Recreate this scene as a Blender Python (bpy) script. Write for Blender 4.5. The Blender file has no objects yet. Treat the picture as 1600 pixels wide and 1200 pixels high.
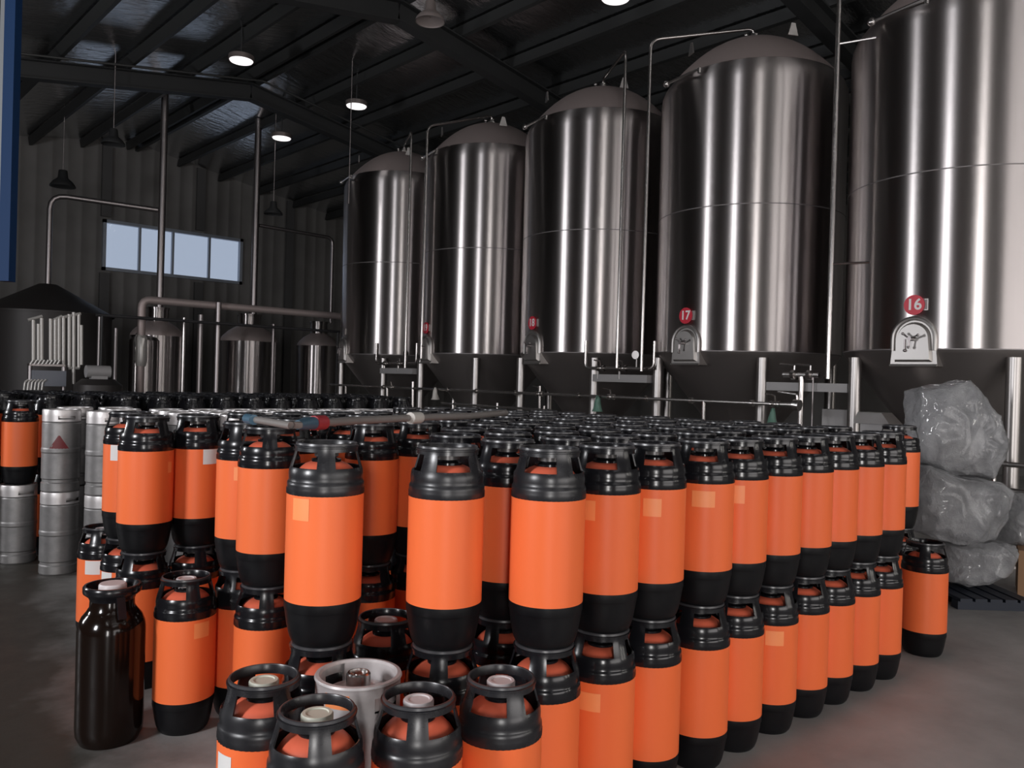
import bpy, bmesh, math, random
import numpy as np
from mathutils import Vector, Matrix
random.seed(7)
C = bpy.context.scene.collection
S = bpy.context.scene
PI = math.pi
# ------------------------------------------------------------------ camera
FPX, ROLL, PITCH, YAW, EYE = 1266.0, math.radians(1.6), math.radians(-0.27), math.radians(43.0), 1.442
_f = Vector((math.sin(YAW)*math.cos(PITCH), math.cos(YAW)*math.cos(PITCH), math.sin(PITCH)))
_r = Vector((math.cos(YAW), -math.sin(YAW), 0))
_u = _r.cross(_f)
_R = _r*math.cos(ROLL) + _u*math.sin(ROLL)
_U = _u*math.cos(ROLL) - _r*math.sin(ROLL)
cam = bpy.data.cameras.new('camera'); cam.sensor_width = 36; cam.lens = FPX/1600*36
cam.clip_start = .05; cam.clip_end = 200
co = bpy.data.objects.new('camera', cam); C.objects.link(co)
M = Matrix((_R, _U, -_f)).transposed().to_4x4(); M.translation = Vector((0, 0, EYE))
co.matrix_world = M
S.camera = co
# ------------------------------------------------------------------ light
S.view_settings.view_transform = 'Standard'; S.view_settings.look = 'None'
S.view_settings.exposure = 0.0; S.view_settings.gamma = 1.0
S.view_settings.use_curve_mapping = False
W = bpy.data.worlds.new('sky'); S.world = W; W.use_nodes = True
_bg = W.node_tree.nodes['Background']
_bg.inputs[0].default_value = (.62, .70, .86, 1); _bg.inputs[1].default_value = .75

YE, YN, XL, XR = 19.5, -10.0, -3.5, 16.4      # end wall, near wall, two side walls
RX, RZ, SL = 6.15, 6.62, .165               # ridge line and slope of the roof
def roof_z(x): return RZ - SL*abs(x - RX)

def area(name, loc, rot, sx, sy, p, col):
    l = bpy.data.lights.new(name, 'AREA'); l.shape = 'RECTANGLE'; l.size = sx; l.size_y = sy
    l.energy = p; l.color = col
    o = bpy.data.objects.new(name, l); C.objects.link(o); o.location = loc; o.rotation_euler = rot
    return o
# daylight coming in through the two tall windows of the side wall and the open door behind
WIN_Y = (2.1, 9.1); WIN_W, WIN_Z0, WIN_Z1 = .75, 1.7, 2.9
GATE_Y, GATE_W, GATE_Z = -4.6, 1.5, 2.5
DOOR_X0, DOOR_X1, DOOR_Z = -1.5, 6.5, 3.8
SLOT_X = (8.8, 12.2); SLOT_W, SLOT_Z0, SLOT_Z1 = .5, 1.2, 4.2
for wy in WIN_Y:
    area('window_daylight', (XL+.03, wy, (WIN_Z0+WIN_Z1)/2), (0, -PI/2, 0), WIN_Z1-WIN_Z0, WIN_W, 200, (.97, .97, 1.0))
area('gate_daylight', (XL+.03, GATE_Y, GATE_Z/2), (0, -PI/2, 0), GATE_Z, GATE_W, 360, (1.0, .97, .95))
area('door_daylight', ((DOOR_X0+DOOR_X1)/2, YN+.03, DOOR_Z/2), (-PI/2, 0, PI), DOOR_X1-DOOR_X0, DOOR_Z, 370, (1.0, .93, .88))
for sx in SLOT_X:
    area('window_daylight', (sx, YN+.03, (SLOT_Z0+SLOT_Z1)/2), (-PI/2, 0, PI), SLOT_W, SLOT_Z1-SLOT_Z0, 90, (1.0, .95, .88))

# ------------------------------------------------------------------ helpers
def ray(px, py):
    dx, dy = px-800, py-600
    return _f + _R*(dx/FPX) - _U*(dy/FPX)
def gp(px, depth, y=650):
    d = ray(px, y)*depth; return (d.x, d.y)
def on_x(px, py, X):
    d = ray(px, py); return d*(X/d.x) + Vector((0, 0, EYE))
def on_y(px, py, Y):
    d = ray(px, py); return d*(Y/d.y) + Vector((0, 0, EYE))
def on_z(px, py, z):
    d = ray(px, py); return d*((z-EYE)/d.z) + Vector((0, 0, EYE))
def at(px, py, dep):
    return ray(px, py)*dep + Vector((0, 0, EYE))

def lathe(bm, prof, n=32, cx=0, cy=0, cap0=False, cap1=False, m=0, keep=None):
    """revolve (r, z) points; keep(i, ang) can leave a face out"""
    rings = []
    for r, z in prof:
        rings.append([bm.verts.new((cx+r*math.cos(2*PI*k/n), cy+r*math.sin(2*PI*k/n), z)) for k in range(n)])
    for i in range(len(prof)-1):
        for k in range(n):
            if keep and not keep(i, 2*PI*(k+.5)/n): continue
            f = bm.faces.new((rings[i][k], rings[i][(k+1) % n], rings[i+1][(k+1) % n], rings[i+1][k])); f.material_index = m
    if cap0: bm.faces.new(list(reversed(rings[0]))).material_index = m
    if cap1: bm.faces.new(rings[-1]).material_index = m
    return rings
def box(bm, c, s, rot=None, m=0):
    v = []
    for x in (-.5, .5):
        for y in (-.5, .5):
            for z in (-.5, .5):
                p = Vector((x*s[0], y*s[1], z*s[2]))
                if rot: p = rot @ p
                v.append(bm.verts.new(p + Vector(c)))
    for q in ((0, 1, 3, 2), (4, 6, 7, 5), (0, 4, 5, 1), (2, 3, 7, 6), (0, 2, 6, 4), (1, 5, 7, 3)):
        bm.faces.new([v[i] for i in q]).material_index = m
def tube(bm, pts, r, n=10, bend=0, m=0):
    P = [Vector(p) for p in pts]
    if bend:
        Q = [P[0]]
        for i in range(1, len(P)-1):
            a, b, c = P[i-1], P[i], P[i+1]
            d1, d2 = (a-b), (c-b); k = min(bend, d1.length*.49, d2.length*.49)
            s, e = b+d1.normalized()*k, b+d2.normalized()*k
            for t in (0, .25, .5, .75, 1):
                Q.append(s*(1-t)**2 + b*2*t*(1-t) + e*t*t)
        Q.append(P[-1]); P = Q
    rings = []; prev = None
    for i, p in enumerate(P):
        t = (P[min(i+1, len(P)-1)] - P[max(i-1, 0)]).normalized()
        if prev is None:
            a = t.orthogonal().normalized()
        else:
            a = (prev - t*prev.dot(t)).normalized()
        prev = a; b = t.cross(a)
        rr = r[i] if isinstance(r, (list, tuple)) else r
        rings.append([bm.verts.new(p + a*rr*math.cos(2*PI*k/n) + b*rr*math.sin(2*PI*k/n)) for k in range(n)])
    for i in range(len(P)-1):
        for k in range(n):
            bm.faces.new((rings[i][k], rings[i][(k+1) % n], rings[i+1][(k+1) % n], rings[i+1][k])).material_index = m
    bm.faces.new(list(reversed(rings[0]))).material_index = m; bm.faces.new(rings[-1]).material_index = m
def disc_cyl(bm, c, axis, r, h, n=16, m=0):
    a = Vector(axis).normalized()
    tube(bm, [Vector(c)-a*h/2, Vector(c)+a*h/2], r, n, m=m)
def ball(bm, c, r, n=10, sz=1, m=0):
    lathe_pts = [(max(r*math.sin(PI*i/6), 1e-4), -r*sz*math.cos(PI*i/6)) for i in range(7)]
    rings = lathe(bm, lathe_pts, n, m=m)
    for rg in rings:
        for v in rg: v.co += Vector(c)
def mesh(bm, name, mats, ang=35, recalc=True):
    if recalc: bmesh.ops.recalc_face_normals(bm, faces=bm.faces)
    me = bpy.data.meshes.new(name); bm.to_mesh(me); bm.free()
    for m in (mats if isinstance(mats, (list, tuple)) else [mats]): me.materials.append(m)
    for p in me.polygons: p.use_smooth = True
    me.set_sharp_from_angle(angle=math.radians(ang))
    return me
def link(name, me, parent=None, loc=None, rz=0):
    o = bpy.data.objects.new(name, me); C.objects.link(o)
    if parent: o.parent = parent
    if loc: o.location = loc
    o.rotation_euler.z = rz
    return o
def obj(name, bm, mats, parent=None, ang=35):
    return link(name, mesh(bm, name, mats, ang), parent)
def tag(o, label, cat, group=None):
    o['label'] = label; o['category'] = cat
    if group: o['group'] = group
    return o
def thing(name, label, cat, loc=(0, 0, 0), rz=0, group=None):
    o = link(name, None, None, loc, rz); return tag(o, label, cat, group)
def struct(o): o['kind'] = 'structure'; return o
def BM(): return bmesh.new()

# ------------------------------------------------------------------ materials
def mat(name, col, rough=.5, metal=0., spec=.5, **kw):
    m = bpy.data.materials.new(name); m.use_nodes = True
    b = m.node_tree.nodes['Principled BSDF']
    b.inputs['Base Color'].default_value = (*col, 1); b.inputs['Roughness'].default_value = rough
    b.inputs['Metallic'].default_value = metal; b.inputs['Specular IOR Level'].default_value = spec
    for k, v in kw.items(): b.inputs[k.replace('_', ' ')].default_value = v
    return m
def nodes(m): return m.node_tree.nodes, m.node_tree.links, m.node_tree.nodes['Principled BSDF']
def noise(m, scale, detail=3, stretch=None, rough=.6):
    N, L, b = nodes(m)
    tc = N.new('ShaderNodeTexCoord'); n = N.new('ShaderNodeTexNoise')
    n.inputs['Scale'].default_value = scale; n.inputs['Detail'].default_value = detail; n.inputs['Roughness'].default_value = rough
    if stretch:
        mp = N.new('ShaderNodeMapping'); mp.inputs['Scale'].default_value = stretch
        L.new(tc.outputs['Object'], mp.inputs[0]); L.new(mp.outputs[0], n.inputs['Vector'])
    else: L.new(tc.outputs['Object'], n.inputs['Vector'])
    return n
def ramp_col(m, n, c0, c1, p0=.3, p1=.7):
    N, L, b = nodes(m); r = N.new('ShaderNodeValToRGB')
    r.color_ramp.elements[0].position = p0; r.color_ramp.elements[0].color = (*c0, 1)
    r.color_ramp.elements[1].position = p1; r.color_ramp.elements[1].color = (*c1, 1)
    L.new(n.outputs['Fac'], r.inputs[0]); L.new(r.outputs[0], b.inputs['Base Color']); return r
def ramp_val(m, n, sock, v0, v1):
    N, L, b = nodes(m); r = N.new('ShaderNodeMapRange')
    r.inputs['From Min'].default_value = .3; r.inputs['From Max'].default_value = .7
    r.inputs['To Min'].default_value = v0; r.inputs['To Max'].default_value = v1
    L.new(n.outputs['Fac'], r.inputs[0]); L.new(r.outputs[0], b.inputs[sock])
def bump(m, n, st, dist=.01):
    N, L, b = nodes(m); k = N.new('ShaderNodeBump'); k.inputs['Strength'].default_value = st; k.inputs['Distance'].default_value = dist
    L.new(n.outputs['Fac'], k.inputs['Height']); L.new(k.outputs[0], b.inputs['Normal'])

def brushed(name, col, rough, aniso):
    m = mat(name, col, rough, 1.0)
    N, L, b = nodes(m)
    b.inputs['Anisotropic'].default_value = aniso; b.inputs['Anisotropic Rotation'].default_value = .25
    t = N.new('ShaderNodeTangent'); t.direction_type = 'RADIAL'; t.axis = 'Z'
    L.new(t.outputs[0], b.inputs['Tangent'])
    return m
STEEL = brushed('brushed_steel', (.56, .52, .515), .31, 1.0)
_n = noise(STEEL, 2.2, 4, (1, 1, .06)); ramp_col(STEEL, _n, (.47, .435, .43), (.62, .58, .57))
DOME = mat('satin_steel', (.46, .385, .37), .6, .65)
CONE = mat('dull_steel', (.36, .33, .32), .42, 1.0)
PIPE = mat('polished_steel', (.52, .495, .48), .27, 1.0)
LEGM = mat('brushed_leg_steel', (.40, .38, .37), .36, 1.0)
PIPED = mat('dull_pipe_steel', (.36, .33, .33), .4, 1.0)
WELD = mat('weld_steel', (.30, .28, .28), .6, 1.0)
SATIN = mat('satin_door_steel', (.50, .48, .465), .42, 1.0)
DARKP = mat('dark_painted_pipe', (.025, .024, .026), .45)
BLACK = mat('black_plastic', (.0085, .0085, .0105), .2, 0, .42)
_n = noise(BLACK, 9, 3); ramp_val(BLACK, _n, 'Roughness', .15, .26)
WORNB = mat('worn_black_plastic', (.015, .015, .0175), .3, 0, .5)
_n = noise(WORNB, 11, 4); ramp_val(WORNB, _n, 'Roughness', .22, .38)
RIMW = mat('worn_sheen_rim', (.045, .044, .048), .3, 0, .55)  # worn rim top, greyer so its sheen is painted into the colour
FOOT = mat('black_rubber', (.005, .005, .006), .38, 0, .28)
_n = noise(FOOT, 14, 3); ramp_val(FOOT, _n, 'Roughness', .32, .5)
ORANGE = mat('orange_film', (.88, .17, .055), .42, 0, .30)
_n = noise(ORANGE, 3, 2, (1, 1, .15)); ramp_col(ORANGE, _n, (.84, .15, .040), (.92, .185, .056))
DOMEO = mat('orange_bottle', (.82, .16, .085), .4, 0, .5)
STICK = mat('pale_orange_sticker', (.95, .30, .10), .45)
WHITE = mat('white_sticker', (.72, .71, .70), .5)
CAPW = mat('white_cap', (.66, .60, .60), .45)
CAPC = mat('cream_cap', (.62, .62, .52), .45)
CAPG = mat('grey_valve', (.11, .105, .105), .35, .4)
BROWN = mat('brown_bottle', (.008, .0042, .003), .13, 0, .35)
KEGS = mat('keg_steel', (.50, .48, .475), .5, .75)
_n = noise(KEGS, 6, 4); ramp_col(KEGS, _n, (.19, .185, .185), (.32, .31, .305)); ramp_val(KEGS, _n, 'Roughness', .58, .42)
KEGT = mat('bright_keg_steel', (.62, .595, .59), .42, .7)
KEGG = mat('grey_keg_coat', (.40, .37, .37), .42, .15)
_n = noise(KEGG, 12, 4); ramp_col(KEGG, _n, (.44, .41, .41), (.60, .565, .56))
REDP = mat('worn_red_paint', (.16, .018, .022), .5)
RED = mat('red_sign', (.60, .025, .05), .4)
TXT = mat('white_lettering', (.82, .78, .78), .5)
FOIL = mat('roof_foil', (.62, .63, .64), .18, 1.0)
_n = noise(FOIL, 3.2, 5, (1, 2.2, 1)); bump(FOIL, _n, .32, .05)
BEAM = mat('dark_steel_paint', (.020, .021, .022), .6)
PURL = mat('purlin_paint', (.026, .027, .027), .5)
WALLM = mat('wall_sheet', (.15, .145, .14), .6)
_n = noise(WALLM, 1.2, 3); ramp_col(WALLM, _n, (.125, .12, .115), (.165, .158, .152))
POST = mat('wall_post_paint', (.08, .078, .078), .6)
FLOOR = mat('concrete', (.2, .19, .18), .55)
_n = noise(FLOOR, 1.6, 6); _rc = ramp_col(FLOOR, _n, (.27, .262, .255), (.45, .44, .43)); ramp_val(FLOOR, noise(FLOOR, 5, 5), 'Roughness', .62, .42); bump(FLOOR, noise(FLOOR, 60, 4), .15, .004)
_N, _L, _b = nodes(FLOOR)          # shade on the left floor painted into its base colour, noisy edge
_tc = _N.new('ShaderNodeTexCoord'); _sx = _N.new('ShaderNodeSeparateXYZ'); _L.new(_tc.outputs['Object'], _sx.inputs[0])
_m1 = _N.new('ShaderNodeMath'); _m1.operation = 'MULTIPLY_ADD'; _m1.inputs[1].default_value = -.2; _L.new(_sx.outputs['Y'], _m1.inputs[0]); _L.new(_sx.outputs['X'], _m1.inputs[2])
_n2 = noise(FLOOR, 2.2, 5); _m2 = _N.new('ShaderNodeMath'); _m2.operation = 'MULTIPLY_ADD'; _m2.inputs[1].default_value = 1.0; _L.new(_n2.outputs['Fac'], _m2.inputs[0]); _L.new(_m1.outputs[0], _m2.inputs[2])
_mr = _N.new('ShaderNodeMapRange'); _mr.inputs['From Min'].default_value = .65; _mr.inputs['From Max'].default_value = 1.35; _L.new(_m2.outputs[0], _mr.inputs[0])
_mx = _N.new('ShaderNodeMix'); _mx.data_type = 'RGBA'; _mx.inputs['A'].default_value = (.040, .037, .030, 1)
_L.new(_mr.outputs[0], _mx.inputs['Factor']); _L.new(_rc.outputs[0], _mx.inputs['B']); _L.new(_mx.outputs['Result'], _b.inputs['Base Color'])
FRAME = mat('window_frame', (.30, .33, .38), .4, .3)
BLUE = mat('blue_paint', (.002, .022, .075), .6, 0, .2)
PALE = mat('pale_edge', (.14, .15, .16), .5)
def emis(name, col, st):
    m = mat(name, (.02, .02, .02), .5); b = nodes(m)[2]
    b.inputs['Emission Color'].default_value = (*col, 1); b.inputs['Emission Strength'].default_value = st; return m
LAMP = emis('lamp_lens', (1, .95, .95), 1.4)
LAMPB = mat('lamp_housing', (.20, .17, .16), .45, .5)
PANE = bpy.data.materials.new('window_glass'); PANE.use_nodes = True
_N = PANE.node_tree.nodes; _L = PANE.node_tree.links; _N.remove(_N['Principled BSDF'])
_t = _N.new('ShaderNodeBsdfTransparent'); _t.inputs[0].default_value = (.93, .95, .97, 1)
_g = _N.new('ShaderNodeBsdfGlossy'); _g.inputs['Roughness'].default_value = .08
_x = _N.new('ShaderNodeMixShader'); _x.inputs[0].default_value = .07
_L.new(_t.outputs[0], _x.inputs[1]); _L.new(_g.outputs[0], _x.inputs[2]); _L.new(_x.outputs[0], _N['Material Output'].inputs[0])
FILM = mat('clear_plastic_film', (.62, .63, .66), .11, 0, .7)
_N, _L, _b = nodes(FILM); _b.inputs['Coat Weight'].default_value = .5; _b.inputs['Coat Roughness'].default_value = .08
_n = noise(FILM, 11, 7, None, .78); bump(FILM, _n, 1.0, .05); ramp_val(FILM, noise(FILM, 6, 4), 'Alpha', .70, .96); ramp_col(FILM, noise(FILM, 4, 4), (.34, .345, .36), (.62, .625, .645))
CARD = mat('brown_cardboard', (.30, .17, .09), .7)
PALLET = mat('blue_plastic', (.004, .009, .022), .5)
HOSE = mat('grey_hose', (.22, .20, .19), .45)
HBLUE = mat('blue_coupling', (.06, .13, .19), .4)
HRED = mat('red_coupling', (.38, .04, .05), .4)
TAPE = mat('white_tape', (.60, .57, .53), .5)
GREEN = mat('pale_green_plastic', (.13, .24, .19), .25, 0, .5)
BOXG = mat('grey_box_paint', (.30, .29, .29), .45)
HEXB = mat('blue_grey_paint', (.17, .18, .21), .5)
LIGHTP = mat('light_pipe_steel', (.50, .48, .455), .35, .4)
DARKT = mat('dark_tank_steel', (.035, .031, .03), .5, .3)

# ------------------------------------------------------------------ setting
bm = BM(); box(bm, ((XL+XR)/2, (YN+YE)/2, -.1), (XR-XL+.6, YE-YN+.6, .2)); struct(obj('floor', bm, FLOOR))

# end wall of folded sheet with the opening of the window left free
c00 = on_y(160, 347, YE); c11 = on_y(376, 443, YE)
WX0, WX1, WZ0, WZ1 = c00.x, c11.x, 3.64, 4.77
bm = BM()
def sheet(x0, x1, zf0, zf1):
    k0, k1 = math.floor(x0/.3), math.ceil(x1/.3); xs = [x0, x1]
    for k in range(k0, k1+1):
        for d in (0, .03, .07, .10):
            x = k*.3 + d
            if x0 < x < x1: xs.append(x)
    xs.sort(); pr = None
    for x in xs:
        d = (x/.3) % 1*.3
        y = YE - (.012 if .029 < d < .071 else 0)
        a, b = bm.verts.new((x, y, zf0(x))), bm.verts.new((x, y, zf1(x)))
        if pr: bm.faces.new((pr[0], a, b, pr[1]))
        pr = (a, b)
z0f, rf = (lambda x: 0.), (lambda x: roof_z(x))
sheet(XL, WX0, z0f, rf); sheet(WX1, XR, z0f, rf); sheet(WX0, WX1, z0f, lambda x: WZ0); sheet(WX0, WX1, lambda x: WZ1, rf)
wb = struct(obj('wall_back', bm, WALLM))
for px, py in ((315, 300), (455, 335), (168, 270)):
    x = on_y(px, py, YE-.1).x
    zt = roof_z(x)-.04; bm = BM()
    if WX0-.1 < x < WX1+.1:
        box(bm, (x, YE-.06, (WZ0-.06)/2), (.2, .07, WZ0-.06)); box(bm, (x, YE-.06, (WZ1+.06+zt)/2), (.2, .07, zt-WZ1-.06))
    else: box(bm, (x, YE-.06, zt/2), (.2, .07, zt))
    obj('wall_post', bm, POST, wb)

def frame_rect(bm, a0, a1, b0, b1, w, put):
    for (p0, p1, q0, q1) in ((a0, a1, b0, b0+w), (a0, a1, b1-w, b1), (a0, a0+w, b0, b1), (a1-w, a1, b0, b1)): put(bm, p0, p1, q0, q1)
win = link('window_1', None); struct(win); win.location = (0, 0, 0)
put_y = lambda bm, p0, p1, q0, q1: box(bm, ((p0+p1)/2, YE-.02, (q0+q1)/2), (p1-p0, .12, q1-q0))
bm = BM(); frame_rect(bm, WX0, WX1, WZ0, WZ1, .07, put_y); obj('window_frame', bm, FRAME, win)
mx = [on_y(px, 360, YE).x for px in (218, 270, 327)]
for x in mx:
    bm = BM(); box(bm, (x, YE-.02, (WZ0+WZ1)/2), (.05, .08, WZ1-WZ0-.14)); obj('mullion', bm, FRAME, win)
ed = [WX0+.05] + mx + [WX1-.05]
for i in range(4):
    bm = BM(); box(bm, ((ed[i]+ed[i+1])/2, YE, (WZ0+WZ1)/2), (ed[i+1]-ed[i]-.04, .006, WZ1-WZ0-.12)); obj('pane', bm, PANE, win)

# side walls and near wall
def wall_x(name, X, openings):
    bm = BM(); t = .12; z1 = roof_z(X); xs = X + (-t/2 if X < 0 else t/2)
    y = YN
    for (y0, y1, z0, zt) in openings:
        box(bm, (xs, (y+y0)/2, z1/2), (t, y0-y, z1))
        if z0 > 0: box(bm, (xs, (y0+y1)/2, z0/2), (t, y1-y0, z0))
        box(bm, (xs, (y0+y1)/2, (zt+z1)/2), (t, y1-y0, z1-zt)); y = y1
    box(bm, (xs, (y+YE)/2, z1/2), (t, YE-y, z1))
    return struct(obj(name, bm, WALLM))
wall_x('wall_left', XL, [(GATE_Y-GATE_W/2, GATE_Y+GATE_W/2, 0, GATE_Z)] + [(wy-WIN_W/2, wy+WIN_W/2, WIN_Z0, WIN_Z1) for wy in WIN_Y])
wall_x('wall_right', XR, [])
for i, wy in enumerate(WIN_Y):
    w = struct(link('window_%d' % (i+2), None))
    put_x = lambda bm, p0, p1, q0, q1: box(bm, (XL-.05, (p0+p1)/2, (q0+q1)/2), (.1, p1-p0, q1-q0))
    bm = BM(); frame_rect(bm, wy-WIN_W/2, wy+WIN_W/2, WIN_Z0, WIN_Z1, .05, put_x); obj('window_frame', bm, FRAME, w)
    bm = BM(); box(bm, (XL-.06, wy, (WIN_Z0+WIN_Z1)/2), (.006, WIN_W-.1, WIN_Z1-WIN_Z0-.1)); obj('pane', bm, PANE, w)
bm = BM()
def gable_piece(x0, x1, z0):
    xs = sorted({x0, x1} | ({RX} if x0 < RX < x1 else set())); pr = None
    for x in xs:
        a, b = bm.verts.new((x, YN, z0)), bm.verts.new((x, YN, roof_z(x)))
        if pr: bm.faces.new((pr[0], pr[1], b, a))
        pr = (a, b)
gable_piece(XL, DOOR_X0, 0); gable_piece(DOOR_X0, DOOR_X1, DOOR_Z)
def flat(x0, x1, z0, z1): bm.faces.new([bm.verts.new(q) for q in ((x0, YN, z0), (x1, YN, z0), (x1, YN, z1), (x0, YN, z1))])
xe = DOOR_X1
for sx in SLOT_X:
    gable_piece(xe, sx-SLOT_W/2, 0); gable_piece(sx-SLOT_W/2, sx+SLOT_W/2, SLOT_Z1); flat(sx-SLOT_W/2, sx+SLOT_W/2, 0, SLOT_Z0); xe = sx+SLOT_W/2
gable_piece(xe, XR, 0)
struct(obj('wall_front', bm, WALLM))
d = struct(link('door_2', None))
bm = BM(); frame_rect(bm, GATE_Y-GATE_W/2, GATE_Y+GATE_W/2, -.12, GATE_Z, .1, lambda bm, p0, p1, q0, q1: box(bm, (XL-.04, (p0+p1)/2, (q0+q1)/2), (.14, p1-p0, q1-q0))); obj('door_frame', bm, POST, d)
for i, sx in enumerate(SLOT_X):
    w = struct(link('window_%d' % (i+5), None))
    bm = BM(); frame_rect(bm, sx-SLOT_W/2, sx+SLOT_W/2, SLOT_Z0, SLOT_Z1, .05, lambda bm, p0, p1, q0, q1: box(bm, ((p0+p1)/2, YN-.05, (q0+q1)/2), (p1-p0, .1, q1-q0))); obj('window_frame', bm, FRAME, w)
    bm = BM(); box(bm, (sx, YN-.06, (SLOT_Z0+SLOT_Z1)/2), (SLOT_W-.1, .006, SLOT_Z1-SLOT_Z0-.1)); obj('pane', bm, PANE, w)
d = struct(link('door_1', None))
bm = BM(); frame_rect(bm, DOOR_X0, DOOR_X1, -.12, DOOR_Z, .1, lambda bm, p0, p1, q0, q1: box(bm, ((p0+p1)/2, YN-.04, (q0+q1)/2), (p1-p0, .14, q1-q0))); obj('door_frame', bm, POST, d)

# roof
bm = BM()
for x0, x1 in ((XL-.2, RX), (RX, XR+.2)):
    v = [bm.verts.new((x, y, roof_z(x))) for x, y in ((x0, YN-.1), (x1, YN-.1), (x1, YE+.1), (x0, YE+.1))]; bm.faces.new(v)
ceil = struct(obj('ceiling', bm, FOIL))
ang = math.atan(SL)
bmp = BM(); box(bmp, (0, 0, -.10), (.06, YE-YN-.1, .17)); PM = mesh(bmp, 'purlin', PURL)
k = 0
for side in (-1, 1):
    for j in range(10):
        dx = .12 if j == 0 else .08 + .985*j
        x = RX + side*dx
        o = link('purlin', PM, ceil, (x, (YN+YE)/2, roof_z(x)-.008)); o.rotation_euler = (0, side*ang, 0)
for Y in (13.4, 9.0, 4.6, .2, -4.2):
    for side in (-1, 1):
        L_ = 9.9
        cx = RX + side*L_/2
        rot = Matrix.Rotation(side*ang, 3, 'Y')
        bm = BM()
        box(bm, (cx, Y, roof_z(cx)-.335), (L_/math.cos(ang), .02, .26), rot)
        box(bm, (cx, Y, roof_z(cx)-.21), (L_/math.cos(ang), .18, .02), rot)
        box(bm, (cx, Y, roof_z(cx)-.47), (L_/math.cos(ang), .18, .02), rot)
        obj('rafter', bm, BEAM, ceil)
# thin conduit under the far frame
bm = BM()
for side in (-1, 1):
    tube(bm, [(RX, 12.95, roof_z(RX)-.26), (RX+side*6, 12.95, roof_z(RX+side*6)-.26)], .018, 6)
obj('conduit', bm, PURL, ceil)

# ------------------------------------------------------------------ fermenters
TX, TR, Z0, Z1 = 8.47, 1.045, 1.81, 4.88
TY = [2.77, 5.09, 7.41, 9.71, 12.1]
APEX = 5.47
def tank_meshes():
    bm = BM(); lathe(bm, [(TR, Z0), (TR, Z1-.16), (TR-.008, Z1-.09), (TR-.035, Z1-.02), (TR-.08, Z1+.04)], 96); shell = mesh(bm, 'shell', STEEL)
    bm = BM(); R0 = TR-.082; prof = []
    for i in range(13):
        q = 1-i/12; prof.append((max(R0*q, .001), Z1+.042 + (APEX-Z1-.042)*(1-q**2.2)))
    lathe(bm, prof, 64); dome = mesh(bm, 'dome', DOME, 60)
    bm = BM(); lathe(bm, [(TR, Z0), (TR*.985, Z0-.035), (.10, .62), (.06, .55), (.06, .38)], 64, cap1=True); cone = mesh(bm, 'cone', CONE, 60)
    bm = BM(); tube(bm, [(0, 0, 0), (0, 0, 1.75)], .062, 16); lathe(bm, [(.11, 0), (.11, .02), (.062, .02)], 16, cap0=True); leg = mesh(bm, 'leg', LEGM)
    bm = BM(); lathe(bm, [(TR-.002, -.008), (TR+.0012, -.004), (TR+.0012, .004), (TR-.002, .008)], 96); seam = mesh(bm, 'weld_seam', WELD)
    # arched manway: neck, dished door, hand wheel ; local frame: +X points out of the tank
    def arch(w, h0, h1, n=14):
        r = w/2; pts = [(-r*1.12, h0), (r*1.12, h0)]
        for i in range(n+1):
            a = PI*i/n; pts.append((r*math.cos(a), h1-r+r*math.sin(a)))
        return pts
    def extr(bm, pts, x0, x1, pts2=None, cap=True):
        a = [bm.verts.new((x0, y, z)) for y, z in pts]; b = [bm.verts.new((x1, y, z)) for y, z in (pts2 or pts)]
        n = len(pts)
        for i in range(n): bm.faces.new((a[i], a[(i+1) % n], b[(i+1) % n], b[i]))
        if cap: bm.faces.new(b); bm.faces.new(list(reversed(a)))
    bm = BM(); extr(bm, arch(.36, 1.665, 2.085), -.40, .0)
    tube(bm, [(.004, y, z) for y, z in [(-.18, 1.80)] + arch(.36, 1.7, 2.085)[2:][::-1] + [(.18, 1.80)]], .020, 8)
    tube(bm, [(.01, -.2, 1.67), (.01, .2, 1.67)], .012, 8)
    man = mesh(bm, 'manway', SATIN)
    bm = BM(); extr(bm, arch(.29, 1.70, 2.05), .0, .034, arch(.26, 1.72, 2.03))
    door = mesh(bm, 'manway_door', SATIN)
    bm = BM()
    tube(bm, [(.03, 0, 1.90), (.10, 0, 1.90)], .018, 10)
    for k_ in range(3):
        a_ = k_*2*PI/3+.4; tube(bm, [(.09, 0, 1.90), (.09, .075*math.cos(a_), 1.90+.075*math.sin(a_))], .008, 6); ball(bm, (.09, .075*math.cos(a_), 1.90+.075*math.sin(a_)), .013, 8)
    tube(bm, [(.04, -.06, 1.90), (.045, -.06, 1.80)], .006, 6); ball(bm, (.045, -.06, 1.80), .014, 8)
    wheel = mesh(bm, 'hand_wheel', PIPED)
    bm = BM()
    lathe(bm, [(.09, APEX-.03), (.09, APEX+.04), (.05, APEX+.04), (.05, APEX+.09), (.03, APEX+.10)], 16, cap1=True)
    for dx in (-.10, .10):
        tube(bm, [(dx, .05, APEX-.03), (dx, .05, APEX+.06)], .016, 8); ball(bm, (dx, .05, APEX+.07), .026, 8)
    fit = mesh(bm, 'top_fitting', PIPE)
    bm = BM(); extr(bm, [(-.06, -.03), (.06, -.03), (.022, .10), (-.022, .10)], -.008, .008); lug = mesh(bm, 'lifting_lug', SATIN)
    bm = BM(); tube(bm, [(0, -.28, 0), (0, .28, 0)], .016, 8); ball(bm, (0, -.28, 0), .04, 8); tube(bm, [(0, .27, 0), (0, .27, -.05)], .02, 8); brk = mesh(bm, 'shoulder_bracket', PIPE)
    bm = BM(); box(bm, (0, 0, 0), (.006, .045, .10)); box(bm, (.004, 0, 0), (.004, .033, .085), m=1); holder = mesh(bm, 'card_holder', [SATIN, WELD])
    return shell, dome, cone, leg, seam, man, door, wheel, fit, lug, brk, holder
TM = tank_meshes()
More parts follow.
